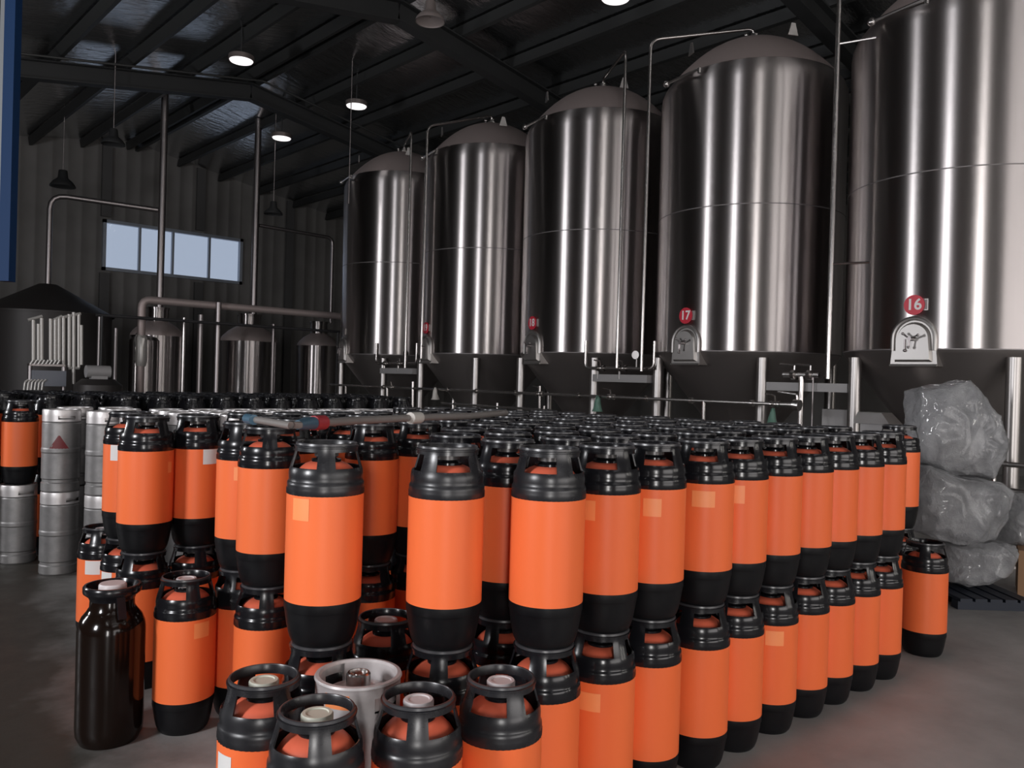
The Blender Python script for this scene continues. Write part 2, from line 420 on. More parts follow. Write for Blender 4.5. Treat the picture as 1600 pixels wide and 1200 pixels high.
def text_mesh(txt, size):
    cu = bpy.data.curves.new('number', 'FONT'); cu.body = txt; cu.size = size; cu.align_x = 'CENTER'; cu.align_y = 'CENTER'; cu.extrude = .001; cu.offset = size*.022
    o = bpy.data.objects.new('tmp', cu); C.objects.link(o)
    dg = bpy.context.evaluated_depsgraph_get(); me = bpy.data.meshes.new_from_object(o.evaluated_get(dg))
    bpy.data.objects.remove(o); me.materials.clear(); me.materials.append(TXT); return me
TANKS = []
NUMS = ['16', '17', '18', '19', None]
TL = ['large brushed steel fermenting tank numbered 16 beside the plastic bags',
      'brushed steel fermenting tank with red disc numbered 17',
      'brushed steel fermenting tank numbered 18, between tanks 17 and 19',
      'brushed steel fermenting tank numbered 19, behind tank 18',
      'farthest brushed steel fermenting tank in the row, without a number']
for i, y in enumerate(TY):
    t = thing('fermenting_tank', TL[i], 'tank', (TX, y, 0), 0, 'fermenting tanks along the wall'); TANKS.append(t)
    shell, dome, cone, leg, seam, man, door, wheel, fit, lug, brk, holder = TM
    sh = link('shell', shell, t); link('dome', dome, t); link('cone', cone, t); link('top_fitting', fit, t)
    for z in ((Z0+Z1)/2+.02,): link('weld_seam', seam, sh, (0, 0, z))
    link('weld_seam', seam, sh, (0, 0, Z0+.004))
    for sx in (-.77, .77):
        for sy in (-.67, .67): link('leg', leg, t, (sx, sy, 0))
    a = math.radians((178, 174, 169, 168, 168)[i])
    mw = link('manway', man, t, (math.cos(a)*TR, math.sin(a)*TR, 0), a); link('manway_door', door, mw); link('hand_wheel', wheel, mw)
    for la in (.9, PI-.5, 4.2):
        link('lifting_lug', lug, t, (math.cos(la)*.8, math.sin(la)*.8, Z1+.38), la)
    b = link('shoulder_bracket', brk, t, (math.cos(PI-.25)*TR*1.01, math.sin(PI-.25)*TR*1.01, Z1-.02), PI-.25)
    an = math.radians((178, 174, 169, 168, 168)[i])
    h = link('card_holder', holder, t, (math.cos(an+.085)*(TR+.006), math.sin(an+.085)*(TR+.006), 2.20), an)
    if NUMS[i]:
        bm = BM(); disc_cyl(bm, (0, 0, 0), (1, 0, 0), .088, .012, 28); 
        s = obj('number_sign', bm, RED, t); s.location = (math.cos(an)*(TR+.014), math.sin(an)*(TR+.014), 2.20); s.rotation_euler.z = an
        n_ = link('number', text_mesh(NUMS[i], .135), s, (.0075, 0, 0)); n_.rotation_euler = (PI/2, 0, PI/2)

def pipe_thing(name, label, pts, r, material, group=None, bend=.12, cat='pipe', n=12):
    bm = BM(); tube(bm, pts, r, n, bend); o = obj(name, bm, material, None, 60); return tag(o, label, cat, group)
zt = APEX + .10
def drop(px_t, py_t, px_b, py_b, X):
    a, b = on_x(px_t, py_t, X), on_x(px_b, py_b, X)
    return a, Vector((a.x, a.y, b.z))
def tank_pipe(i, pxt, pyt, pxb, pyb, X, level, r=.019, label=None):
    a, b = drop(pxt, pyt, pxb, pyb, X); t = TANKS[i]; o = Vector((TX, TY[i], 0))
    bm = BM(); tube(bm, [q-o for q in (Vector((TX, TY[i], zt-.12)), Vector((TX, TY[i], zt+.06)), Vector((a.x, a.y, a.z)), b)], r, 12, .12)
    return obj('cleaning_pipe', bm, PIPE, t, 60)
tank_pipe(1, 1017, 62, 1003, 580, 7.5, 0)
tank_pipe(2, 978, 78, 967, 575, 7.5, -.3)
tank_pipe(3, 668, 197, 664, 560, 7.36, 0)
tank_pipe(4, 643, 206, 637, 575, 7.4, -.3)
cp = tank_pipe(0, 1313, -60, 1293, 592, 7.45, -.05, .022)
a, b = drop(1313, -60, 1293, 592, 7.45)
for py in (70, 412):
    p = on_x(1305, py, 7.45); bm = BM(); tube(bm, [(a.x-TX, a.y-TY[0], p.z), (-.92, .5, p.z)], .012, 8); obj('clamp', bm, PIPE, cp)

# cross bars between neighbouring legs, with valve groups on them
def valve(bm, p, ax, r=.03):
    p = Vector(p); ball(bm, p, r*1.1, 10); a = Vector(ax).normalized()
    disc_cyl(bm, p-a*r*1.5, a, r*1.25, .02, 12); disc_cyl(bm, p+a*r*1.5, a, r*1.25, .02, 12)
    tube(bm, [p, p+Vector((-.02, 0, .085))], r*.35, 6); tube(bm, [p+Vector((-.02, 0, .085)), p+a*.10+Vector((-.02, 0, .10))], r*.28, 6)
def manifold(i, j, zc, label, pxs):
    ya, yb = TY[i]+.67, TY[j]-.67
    t = thing('valve_manifold', label, 'valves', (TX-.77, (ya+yb)/2, 0), 0, 'valve groups between the tanks')
    w = yb-ya
    bm = BM(); box(bm, (-.055, 0, zc-.12), (.13, w-.14, .09)); obj('cross_bar', bm, BOXG, t)
    bm = BM(); tube(bm, [(-.11, -w/2-.02, zc+.32), (-.11, -w/2-.02, zc), (-.11, w/2+.06, zc), (-.11, w/2+.06, zc+.34)], .02, 10, .07); obj('pipe_loop', bm, PIPE, t, 60)
    for d in pxs:
        bm = BM(); valve(bm, (-.11, d*w, zc), (0, 1, 0)); obj('valve', bm, PIPE, t)
        bm = BM(); tube(bm, [(-.11, d*w+.05, zc), (-.11, d*w+.05, zc-.13)], .014, 8); obj('drain_stub', bm, PIPE, t)
    bm = BM(); tube(bm, [(-.11, -w*.26, zc), (-.11, -w*.26, zc+.12)], .010, 8); disc_cyl(bm, (-.125, -w*.26, zc+.16), (1, .1, 0), .05, .03, 18); obj('pressure_gauge', bm, PIPE, t)
manifold(1, 2, 1.62, 'valve group and gauge on the bar between tanks 17 and 18', (-.05, .30))
manifold(3, 4, 1.66, 'small valve group between tank 19 and the farthest tank', (-.1, .28))
# bar between 16 and 17 has two big butterfly valves and a post
ya, yb = TY[0]+.67, TY[1]-.67
t = thing('valve_manifold', 'pair of valves on a flat bar between tanks 16 and 17', 'valves', (TX-.77, (ya+yb)/2, 0), 0, 'valve groups between the tanks')
w = yb-ya
bm = BM(); box(bm, (0, 0, 1.455), (.05, w-.125, .085)); obj('cross_bar', bm, BOXG, t)
for d in (.10, -.07):
    bm = BM(); disc_cyl(bm, (-.06, d, 1.575), (.3, 1, 0), .05, .05, 18); tube(bm, [(-.06, d, 1.575), (-.06, d, 1.67)], .014, 8); tube(bm, [(-.06, d, 1.67), (-.1, d+.14, 1.68)], .011, 8); obj('butterfly_valve', bm, PIPE, t)
bm = BM(); tube(bm, [(-.06, .22, 1.575), (-.06, -.16, 1.575)], .026, 10); obj('pipe_joint', bm, PIPE, t)
bm = BM(); tube(bm, [(-.06, .02, 0), (-.06, .02, 1.56)], .03, 12); obj('post', bm, PIPE, t)
bm = BM(); tube(bm, [(-.06, -.10, 0), (-.06, -.10, 1.56)], .008, 8); obj('drain_line', bm, PIPED, t)

# long header pipes in front of the legs
RXp = 7.25
a = on_x(515, 601, RXp); b = on_x(1245, 633, RXp)
t = thing('header_pipe', 'long upper header pipe running past the tank legs', 'pipe', (0, 0, 0))
bm = BM(); tube(bm, [a, b], .018, 10); obj('pipe', bm, PIPE, t)
for px in (600, 700, 745, 806, 905, 1010, 1080, 1175):
    k_ = (px-515)/730; p = Vector(on_x(px, 601+32*k_, RXp)); p.z = a.z + (b.z-a.z)*((p.y-a.y)/(b.y-a.y))
    bm = BM(); disc_cyl(bm, p, (0, 1, 0), .034, .03, 12); obj('clamp', bm, PIPE, t)
for px in (612, 843, 955, 1212):
    p = Vector(on_x(px, 610, RXp)); p.z = a.z + (b.z-a.z)*((p.y-a.y)/(b.y-a.y)); bm = BM(); valve(bm, p, (0, 1, 0), .026); obj('valve', bm, PIPE, t)
bm = BM(); p = b; disc_cyl(bm, p, (0, 1, .1), .055, .06, 16); tube(bm, [p, p+Vector((0, 0, .10)), p+Vector((0, .2, .12))], .013, 8, .02); obj('end_valve', bm, PIPE, t)
for px in (540, 605, 645, 843, 1100):
    p = Vector(on_x(px, 610, RXp)); zz = a.z + (b.z-a.z)*((p.y-a.y)/(b.y-a.y))
    bm = BM(); tube(bm, [(RXp+.03, p.y, 0), (RXp, p.y, zz+(.10 if px in (645, 843) else 0))], .02, 10); obj('support_post', bm, PIPE, t)
a2 = on_x(690, 630, RXp-.06); b2 = on_x(860, 641, RXp-.06)
t = thing('header_pipe', 'short lower header pipe below the long one', 'pipe', (0, 0, 0))
bm = BM(); tube(bm, [a2, b2], .016, 10); obj('pipe', bm, PIPE, t)
for q in (.12, .55, .95):
    p = a2.lerp(b2, q); bm = BM(); tube(bm, [(p.x, p.y, 0), (p.x, p.y, p.z+.05)], .014, 8); obj('support_post', bm, PIPE, t)

# wrapped green plastic hanging from the header
def hang(px, py0, py1, label, m, name, cat):
    a, b = on_x(px, py0, RXp-.02), on_x(px, py1, RXp-.02)
    bm = BM(); lathe(bm, [(.008, 0), (.028, -.04), (.036, -.10), (.052, -.16), (.062, -(a.z-b.z)), (.02, -(a.z-b.z)-.005)], 12, cap1=True)
    for v in bm.verts: v.co += Vector((random.uniform(-.008, .008), random.uniform(-.008, .008), 0))
    o = obj(name, bm, m, None, 60); o.location = (a.x-.03, a.y, a.z-.022); tag(o, label, cat)
hang(1210, 634, 660, 'pale green plastic bag hanging from the header pipe near its end valve', GREEN, 'hanging_plastic_bag', 'bag')
hang(937, 615, 640, 'small greenish plastic bag hanging from the header pipe before tank 18', GREEN, 'hanging_plastic_bag', 'bag')
hang(683, 603, 622, 'white plastic wrap hanging on the header pipe before tank 19', TAPE, 'hanging_plastic_wrap', 'wrap')

# ------------------------------------------------------------------ brewhouse at the back
BY = 15.2
def brew_tank(px_c, wpx, z1, za, neck, label, legs=True):
    c = on_y(px_c, 560, BY); dep = c.dot(_f); r = wpx/2/FPX*(c.x*_f.x + c.y*_f.y)/1.06
    t = thing('brewing_vessel', label, 'tank', (c.x, c.y, 0), 0, 'brewing vessels at the end wall')
    bm = BM(); lathe(bm, [(r*.3, .28), (r, .42), (r, z1)], 64, cap0=True); obj('shell', bm, STEEL, t)
    bm = BM(); lathe(bm, [(r, z1), (r*.985, z1+.03), (r*.9, z1+(za-z1)*.35), (r*.7, z1+(za-z1)*.68), (r*.4, za)], 48, cap1=True); obj('dome', bm, DOME, t, 60)
    bm = BM(); lathe(bm, [(r*.40, za-.06), (r*.40, za+neck), (r*.43, za+neck), (r*.43, za+neck+.03)], 32, cap1=True); obj('neck', bm, STEEL, t)
    for k_ in range(4):
        a_ = PI/4 + k_*PI/2; bm = BM(); tube(bm, [(r*.8*math.cos(a_), r*.8*math.sin(a_), 0), (r*.8*math.cos(a_), r*.8*math.sin(a_), .42)], .04, 10); obj('leg', bm, PIPE, t)
    return c, r, za+neck
v1 = brew_tank(245, 84, 2.06, 2.33, .22, 'brewing vessel with domed top below the thick bent pipe')
v2 = brew_tank(388, 92, 2.05, 2.36, .2, 'middle steel brewing vessel, shining, with short neck')
v3 = brew_tank(497, 70, 2.04, 2.30, .22, 'narrow steel brewing vessel next to the farthest fermenting tank')
# dark lauter tun with conical hood
c = on_y(72, 560, 15.6); t = thing('brewing_vessel', 'large dark vessel with cone hood behind the pipe rack', 'tank', (c.x, c.y, 0), 0, 'brewing vessels at the end wall')
bm = BM(); lathe(bm, [(1.0, .02), (1.0, 2.35)], 48, cap0=True); obj('shell', bm, DARKT, t)
bm = BM(); lathe(bm, [(1.04, 2.33), (1.04, 2.36), (.14, 2.86)], 48, cap1=True); obj('hood', bm, DARKT, t, 60)
hood = c
# slim bluish tank between
c = on_y(213, 560, 15.3); t = thing('brewing_vessel', 'slim steel tank tucked behind the thick bent pipe', 'tank', (c.x-.12, c.y-.75, 0), 0, 'brewing vessels at the end wall')
bm = BM(); lathe(bm, [(.24, .02), (.24, 1.95), (.20, 2.0), (.06, 2.04)], 32, cap0=True, cap1=True); obj('shell', bm, STEEL, t)
bm = BM(); tube(bm, [(-.2, -.2, .02), (-.2, -.2, 2.05), (-.05, -.1, 2.08), (-.05, -.05, 2.0)], .02, 8, .04); obj('fill_pipe', bm, PIPE, t)

G = 'vent pipes to the roof'
def vent(px, v, pxb, pyb, pyc, label):
    c = v[0]; x = on_y(px, 300, BY).x
    bm = BM(); tube(bm, [(x, BY, v[2]+.031), (x, BY, roof_z(x)-.01)], .062, 16); t = obj('vent_stack', bm, PIPED); tag(t, label, 'pipe', G)
    return x
xa = vent(254, v1, 83, 310, 450, 'tall thick vent pipe rising in front of the end window')
xb = vent(401, v2, 520, 372, 455, 'tall vent pipe rising from the middle brewing vessel')
zb = on_y(246, 328, BY).z
pipe_thing('vent_pipe', 'dark vent pipe bending from the cone hood to the thick vent stack', [(hood.x, hood.y-.0, 2.862), (hood.x, hood.y, zb+.05), (xa-.075, BY, zb)], .045, PIPED, G, .25)
zb = on_y(404, 352, BY).z; xc = on_y(520, 372, BY).x
pipe_thing('vent_pipe', 'dark vent pipe bending over to the narrow brewing vessel', [(xb+.066, BY, zb), (xc, BY, zb-.02), (xc, BY, v3[2]+.02)], .035, PIPED, G, .15)

# thick insulated pipe bridge, its post and the thin dark pipe below it
Y1 = 13.55
p0, p1 = on_y(222, 468, Y1), on_y(534, 494, Y1)
zz = (p0.z+p1.z)/2
t = thing('pipe_bridge', 'thick steel pipe bridge with a rounded end, over the brewing vessels', 'pipe', (0, 0, 0))
pe = on_y(216, 590, Y1)
bm = BM(); tube(bm, [(p1.x, Y1, zz), (p0.x, Y1, zz), (p0.x, Y1, 0.02)], .062, 16, .14); obj('pipe', bm, DOME, t, 60)
px_ = on_y(338, 480, Y1).x
bm = BM(); tube(bm, [(px_, Y1-.09, 0), (px_, Y1-.09, zz+.05)], .045, 14); obj('post', bm, PIPED, t)
bm = BM(); lathe(bm, [(.075, 1.50), (.092, 1.60), (.082, 1.80), (.09, 1.95), (.066, 2.0)], 14)
for v in bm.verts: v.co += Vector((p0.x+random.uniform(-.012, .012), Y1+random.uniform(-.012, .012), 0))
obj('foil_wrap', bm, LIGHTP, t)
q0, q1 = on_y(150, 492, 13.2), on_y(534, 521, 13.2)
t = thing('service_pipe', 'thin dark service pipe running level below the thick pipe bridge', 'pipe')
bm = BM(); tube(bm, [(q0.x, 13.2, q0.z), (q1.x, 13.2, q0.z)], .025, 10); obj('pipe', bm, DARKP, t)
for q in (.02, .98):
    x = q0.x+(q1.x-q0.x)*q; bm = BM(); tube(bm, [(x, 13.2, 0), (x, 13.2, q0.z)], .022, 8); obj('support_post', bm, DARKP, t)
# loose uprights between the vessels
G = 'thin upright pipes among the brewing vessels'
for px, zt_, lab in ((180, 2.1, 'thin upright pipe beside the slim steel tank'), (286, 2.35, 'upright pipe after the first brewing vessel'), (312, 2.42, 'thicker upright pipe before the bridge post'),
                     (426, 2.35, 'upright pipe after the middle brewing vessel'), (154, 2.3, 'dim upright pipe beside the pipe rack')):
    x = on_y(px, 560, 13.9).x
    bm = BM(); tube(bm, [(x, 13.9, 0), (x, 13.9, zt_)], .03 if px != 312 else .045, 10)
    tag(obj('upright_pipe', bm, PIPED if px != 286 else PIPE), lab, 'pipe', G)

# rack of upright pipes with its heat exchanger
RY = 12.6
c = on_y(88, 560, RY)
t = thing('pipe_rack', 'rack of pale upright pipes with valves and a grey box at its foot', 'pipes', (c.x, RY, 0))
def rp(px, py): p = on_y(px, py, RY); return Vector((p.x-c.x, 0, p.z))
for px, yt, yb in ((52, 500, 566), (60, 506, 566), (65, 497, 566), (79, 498, 566), (86, 499, 566), (92, 497, 566), (99, 494, 604), (108, 491, 574), (115, 488, 600), (123, 491, 574), (127, 508, 570)):
    p, q = rp(px, yt), rp(px, yb)
    bm = BM(); tube(bm, [q, p], .024, 10); obj('upright', bm, LIGHTP, t)
for (a_, b_) in (((44, 500), (66, 494)), ((84, 500), (97, 494)), ((97, 496), (126, 490)), ((107, 575), (124, 575))):
    bm = BM(); tube(bm, [rp(*a_), rp(*b_)], .022, 8); obj('cross_pipe', bm, LIGHTP, t)
p, q = rp(44, 573), rp(100, 568)
bm = BM(); box(bm, (p+q)/2, ((q-p).x, .12, .03)); obj('valve_shelf', bm, PIPED, t)
for k_ in range(8):
    bm = BM(); v = rp(46+6*k_, 567); tube(bm, [v+Vector((0, -.05, -.02)), v+Vector((.03, -.06, .04))], .016, 8); obj('valve_lever', bm, LIGHTP, t)
p, q = rp(49, 576), rp(97, 601)
bm = BM(); box(bm, (p+q)/2+Vector((0, -.05, -.02)), ((q-p).x, .3, (p-q).z)); obj('exchanger_box', bm, HEXB, t)
for k_ in range(6):
    bm = BM(); v = rp(32+5.5*k_, 603); tube(bm, [v+Vector((0, -.2, -.05)), v+Vector((.01, -.2, .06)), v+Vector((.05, -.2, .09))], .014, 8, .03); obj('hose_elbow', bm, LIGHTP, t)
bm = BM(); q = rp(98, 604)
for px in (47, 100): tube(bm, [rp(px, 570), Vector((rp(px, 570).x, 0, 0))], .03, 8)
obj('stand', bm, PIPED, t)
# pump unit next to the rack
c = on_y(139, 590, 11.9)
t = thing('pump', 'small dim pump with a pale motor box beside the pipe rack', 'pump', (c.x+.12, 11.9, 0))
bm = BM(); lathe(bm, [(.30, 0), (.30, 1.22), (.2, 1.3)], 24, cap0=True, cap1=True); obj('base_drum', bm, DARKT, t)
bm = BM(); tube(bm, [(-.16, 0, 1.40), (.14, 0, 1.40)], .085, 14); box(bm, (0, 0, 1.31), (.2, .12, .06)); obj('motor', bm, BOXG, t)

# ------------------------------------------------------------------ kegs
H = .627; PITCH_Z = .607; KZ = -.010
def keg_meshes():
    n = 96
    foot = BM(); lathe(foot, [(.070, .016), (.076, .010), (.088, .010), (.096, .020), (.102, .036), (.108, .064), (.113, .095), (.1155, .112), (.1162, .115), (.1175, .118), (.1175, .145), (.112, .147)], 48, cap0=True)
    foot = mesh(foot, 'foot', FOOT, 40)
    sl = BM(); lathe(sl, [(.112, .144), (.1178, .1445), (.1180, .30), (.1180, .4695), (.112, .471)], 64); sl = mesh(sl, 'sleeve', ORANGE, 40)
    bd = BM(); prof = [(.110, .47)]
    for i in range(1, 9):
        a = i/8*PI/2; prof.append((.034+.076*math.cos(a), .47+.098*math.sin(a)))
    lathe(bd, prof, 40, cap1=True); bd = mesh(bd, 'bottle_dome', DOMEO, 60)
    # collar: shell with four hand holes, thickened
    prof = [(.1170, .4690), (.1192, .4705), (.1192, .488), (.1176, .4905), (.1180, .497), (.1172, .5045), (.1150, .508), (.1130, .513), (.1136, .522), (.1138, .532), (.1120, .545),
            (.1090, .552), (.1010, .580), (.0958, .6005), (.0955, .6115), (.0982, .6130), (.0982, .6175), (.0938, .6190), (.0930, .6255), (.0910, .627), (.0880, .627), (.0865, .6245), (.0855, .600)]
    hole = lambda i, a: not (i in (11, 12) and min(abs(((a + PI/4) % (PI/2)) - PI/4), 9) < math.radians(30))
    cb = BM(); rings = lathe(cb, prof, n, keep=hole)
    for k in range(n):                                  # fine ribs on the lower band
        if k % 2 == 0:
            for v in (rings[1][k], rings[2][k]): v.co.x *= .978; v.co.y *= .978
    me = bpy.data.meshes.new('c'); bmesh.ops.recalc_face_normals(cb, faces=cb.faces); cb.to_mesh(me); cb.free()
    o = bpy.data.objects.new('c', me); C.objects.link(o)
    so = o.modifiers.new('s', 'SOLIDIFY'); so.thickness = .005; so.offset = -1
    dg = bpy.context.evaluated_depsgraph_get(); col = bpy.data.meshes.new_from_object(o.evaluated_get(dg)); bpy.data.objects.remove(o)
    col.name = 'collar'; col.materials.clear(); col.materials.append(BLACK); col.materials.append(RIMW)
    for p in col.polygons:
        p.use_smooth = True
        p.material_index = 1 if p.center.z > .6205 and math.hypot(p.center.x, p.center.y) > .0862 else 0
    col.set_sharp_from_angle(angle=math.radians(40))
    caps = []
    for m in (CAPG, CAPW, CAPC):
        b = BM(); lathe(b, [(.040, .562), (.046, .567), (.046, .574), (.032, .577), (.030, .582), (.040, .584), (.040, .611), (.037, .615), (.029, .615), (.027, .612), (.004, .612)] if m != CAPG else [(.040, .562), (.046, .567), (.046, .574), (.032, .577), (.030, .580), (.037, .583), (.037, .596), (.028, .599), (.02, .592), (.004, .592)], 28, cap1=True); 
        me_ = mesh(b, 'valve_cap', [m, BLACK], 40)
        for p_ in me_.polygons:
            if p_.center.z < .5815: p_.material_index = 1
        caps.append(me_)
    # small distant keg in one mesh
    b = BM()
    lathe(b, [(.086, .01), (.096, .022), (.112, .09), (.1175, .108), (.1175, .145)], 20, cap0=True, m=0)
    lathe(b, [(.118, .145), (.118, .47)], 20, m=1)
    lathe(b, [(.119, .47), (.119, .50), (.114, .51), (.1115, .545), (.106, .558), (.099, .583), (.0945, .606), (.0955, .622), (.087, .626), (.080, .606), (.088, .575), (.03, .568), (.03, .59), (.004, .59)], 20, m=0, keep=lambda i, a: not (i == 5 and abs(((a+PI/4) % (PI/2))-PI/4) < .5))
    b2 = mesh(b, 'keg_small', [BLACK, ORANGE], 40)
    return foot, sl, bd, col, caps, b2
KF, KS, KD, KC, KCAP, KFAR = keg_meshes()
KC2 = KC.copy(); KC2.materials[0] = WORNB
def sticker(parent, az, w, h, ztop, m):
    b = BM(); n = 8; r = .1188; pr = None
    for i in range(n+1):
        a = az + (i/n-.5)*w/.118
        p, q = b.verts.new((r*math.cos(a), r*math.sin(a), ztop-h)), b.verts.new((r*math.cos(a), r*math.sin(a), ztop))
        if pr: b.faces.new((pr[0], p, q, pr[1]))
        pr = (p, q)
    ex = bmesh.ops.extrude_face_region(b, geom=b.faces[:])
    for v in ex['geom']:
        if isinstance(v, bmesh.types.BMVert): v.co.x *= 1.002; v.co.y *= 1.002
    return obj('sticker', b, m, parent)
def view_az(x, y): return math.atan2(-y, -x)
def place(name, x, y, z, label, group, hole=None, cap=0, stk=(), far=False, lean=0, worn=False):
    va = view_az(x, y)
    # hole: bearing (degrees, clockwise seen in the picture positive) of one hand hole relative to the line to the viewer
    rz = va + math.radians(hole if hole is not None else random.uniform(-45, 45))
    if far:
        o = link('plastic_keg', KFAR, None, (x, y, z), rz); return tag(o, label, 'keg', group)
    t = thing('plastic_keg', label, 'keg', (x, y, z), rz, group)
    if lean: t.rotation_euler.x = lean
    link('foot', KF, t); s = link('sleeve', KS, t); link('bottle_dome', KD, t); link('collar', KC2 if worn else KC, t); link('valve_cap', KCAP[cap], t)
    for (da, w, h, off, m) in stk:
        st = sticker(s, va - math.radians(da) - rz, w, h, .469-off, m)
        st['label'] = ('white' if m == WHITE else 'pale orange') + ' paper sticker'
    return t
ORD = ['first', 'second', 'third', 'fourth', 'fifth', 'sixth', 'seventh', 'eighth', 'ninth', 'tenth', 'eleventh', 'twelfth', 'thirteenth', 'fourteenth', 'fifteenth']
OC = 'orange keg with black collar'
GU, GL = 'upper layer of orange kegs', 'floor layer of orange kegs'
placed = []          # upper kegs (x, y)
lowers = []
def free(lst, x, y, d=.243): return all((x-a)**2+(y-b)**2 > d*d for a, b in lst)
def up(x, y, label, **k): placed.append((x, y)); return place('k', x, y, PITCH_Z, label, GU, **k)
def low(x, y, label, **k): lowers.append((x, y)); return place('k', x, y, KZ, label, GL, **k)

# --- front corner
A_ = (1.585, 1.985); B_ = (1.85, 1.80)
K512 = gp(512, 2.53)
up(*A_, 'front keg of the stack with bare sleeve, between two gaps', hole=12, worn=True)
low(*A_, 'floor keg under the front keg of the stack', hole=40)
up(*K512, 'upper keg standing alone at the near corner, handle towards us', hole=45, worn=True, stk=[(38, .06, .066, .006, STICK)])
low(*K512, 'floor keg under the lone near-corner keg, behind the grey keg', hole=-10)
# --- aisle row
row = [(859, -17, [], []), (948, -10, [(26, .045, .065, .02, STICK)], [(18, .08, .06, .03, STICK)]), (1022, 12, [(0, .063, .062, .03, STICK)], []), (1100, 0, [(-2, .085, .06, .025, STICK)], []),
       (1155, 5, [(-3, .042, .07, .02, STICK)], []), (1210, 0, [], [(-12, .075, .06, .02, STICK)]), (1260, 8, [], []), (1301, 20, [], []), (1342, 22, [], []), (1378, 10, [], [])]
for i, (px, hole, s1, s2) in enumerate(row):
    d = ray(px, 701-(px-859)*.045)
    a_, b_ = Vector((1.83, 1.795)), Vector((4.21, 1.725)); n_ = Vector((-(b_-a_).y, (b_-a_).x))
    s = a_.dot(n_)/Vector((d.x, d.y)).dot(n_); x, y = d.x*s, d.y*s
    ends = {0: ', the near corner keg', 9: ', the far end keg'}.get(i, '')
    up(x, y, 'upper orange keg of the aisle side, %s from the near corner%s' % (ORD[i], ends), hole=hole, stk=s1, worn=(i == 0))
    low(x, y, 'floor-level orange keg of the aisle side, %s from the near corner' % ORD[i], hole=(35 if i == 0 else random.uniform(-25, 25)), stk=s2)
x, y = gp(1406, 4.95); up(x, y, 'upper orange keg set back at the far end, touching the plastic bags', hole=45); low(x, y, 'floor keg set back at the far end, under the last upper one', hole=20)
x, y = gp(1452, 4.48); low(x, y, 'single floor keg at the far end, in front of the plastic bags', hole=45)
# --- left irregular group
def both(px, dep, lu, ll, hu, hl, su=(), sl_=()):
    x, y = gp(px, dep); up(x, y, lu, hole=hu, stk=su); low(x, y, ll, hole=hl, stk=sl_)
both(423, 3.20, 'upper keg by the gap, handle facing us, hose above it', 'floor keg with two bright hand holes, by the gap', 45, 47)
both(386, 3.46, 'upper keg with a printed pale sticker, half hidden by the next', 'floor keg half hidden behind the one by the gap', 20, 15, [(8, .06, .055, .025, STICK)])
both(310, 3.90, 'upper keg with a large white sticker at the outer corner', 'shadowed floor keg under the one with the large white sticker', -8, -30, [(-33, .085, .07, .0, WHITE)])
both(230, 3.72, 'upper keg at the outer corner, turned so one hand hole shows', 'shadowed floor keg under the outer corner keg', 0, 5, [(-58, .03, .05, .05, STICK)])
both(204, 4.02, 'outermost upper keg with narrow white sticker, behind the outer corner', 'floor keg with a white sticker, behind the dark brown keg', 50, 45, [(35, .04, .075, .0, WHITE)], [(50, .07, .08, .0, WHITE)])
x, y = gp(166, 4.26); low(x, y, 'outermost floor keg with white cap and white sticker', hole=25, cap=1, stk=[(20, .09, .07, .002, WHITE)])
both(583, 3.62, 'upper keg in the gap behind the lone near-corner keg', 'floor keg deep in the gap behind the near corner', 10, 0)
both(655, 3.84, 'upper keg in the gap, under the white tape of the hose', 'shadowed floor keg at the back of the gap', -2, 0)
x, y = gp(612, 2.80); low(x, y, 'floor keg with a pale cap and nothing on it, inside the gap', hole=-20, cap=1)
# --- singles in front
def single(x, y, label, hole, cap, **k): lowers.append((x, y)); return place('k', x, y, KZ, label, 'loose kegs on the floor in front', hole=hole, cap=cap, worn=(label.find('front cluster') > 0 or label.find('grey keg') > 0), **k)
single(1.030, 2.066, 'loose keg with cream cap and white sticker, outermost of the front cluster', -15, 2, stk=[(55, .06, .08, .02, WHITE)])
single(1.032, 1.782, 'loose keg with greenish cap, nearest of the front cluster', 50, 2)
single(1.278, 1.694, 'loose keg with white cap beside the grey keg, handle facing us', 45, 1)
single(1.536, 1.658, 'loose keg with white cap at the aisle end of the front cluster', -20, 1)
o3 = gp(298, 3.28); single(o3[0], o3[1], 'loose orange keg with oblique cap standing beside the dark brown keg', 60, 1, stk=[(-32, .065, .06, .012, STICK)])
# --- dense interior of the upper layer
xs0 = {1: 1.96, 2: 1.93, 3: 2.19, 4: 2.56, 5: 2.60, 6: 1.86, 7: 1.86, 8: 1.86, 9: 1.9, 10: 1.9}
hidden = []
for k in range(1, 11):
    Y = 1.80 + .278*k; x = xs0[k]; xe = 4.48 if Y < 3 else 4.45 - (Y-3)*.3; j = 0
    while x < xe:
        xx, yy = x + random.uniform(-.012, .012), Y + random.uniform(-.01, .01) + (.0 if k > 2 else .02)
        if free(placed, xx, yy, .240) and not (k >= 9 and xx < 3.15):
            up(xx, yy, 'black-collared orange keg, upper layer, %s row behind the aisle side, %s along' % (ORD[k-1], ORD[j]))
            if k <= 2 and j == 0 and free(lowers, xx, yy, .240): low(xx, yy, 'shadowed floor keg seen through the gap, %s row behind the aisle side' % ORD[k-1])
            else: hidden.append((xx, yy))
            j += 1
        x += .276
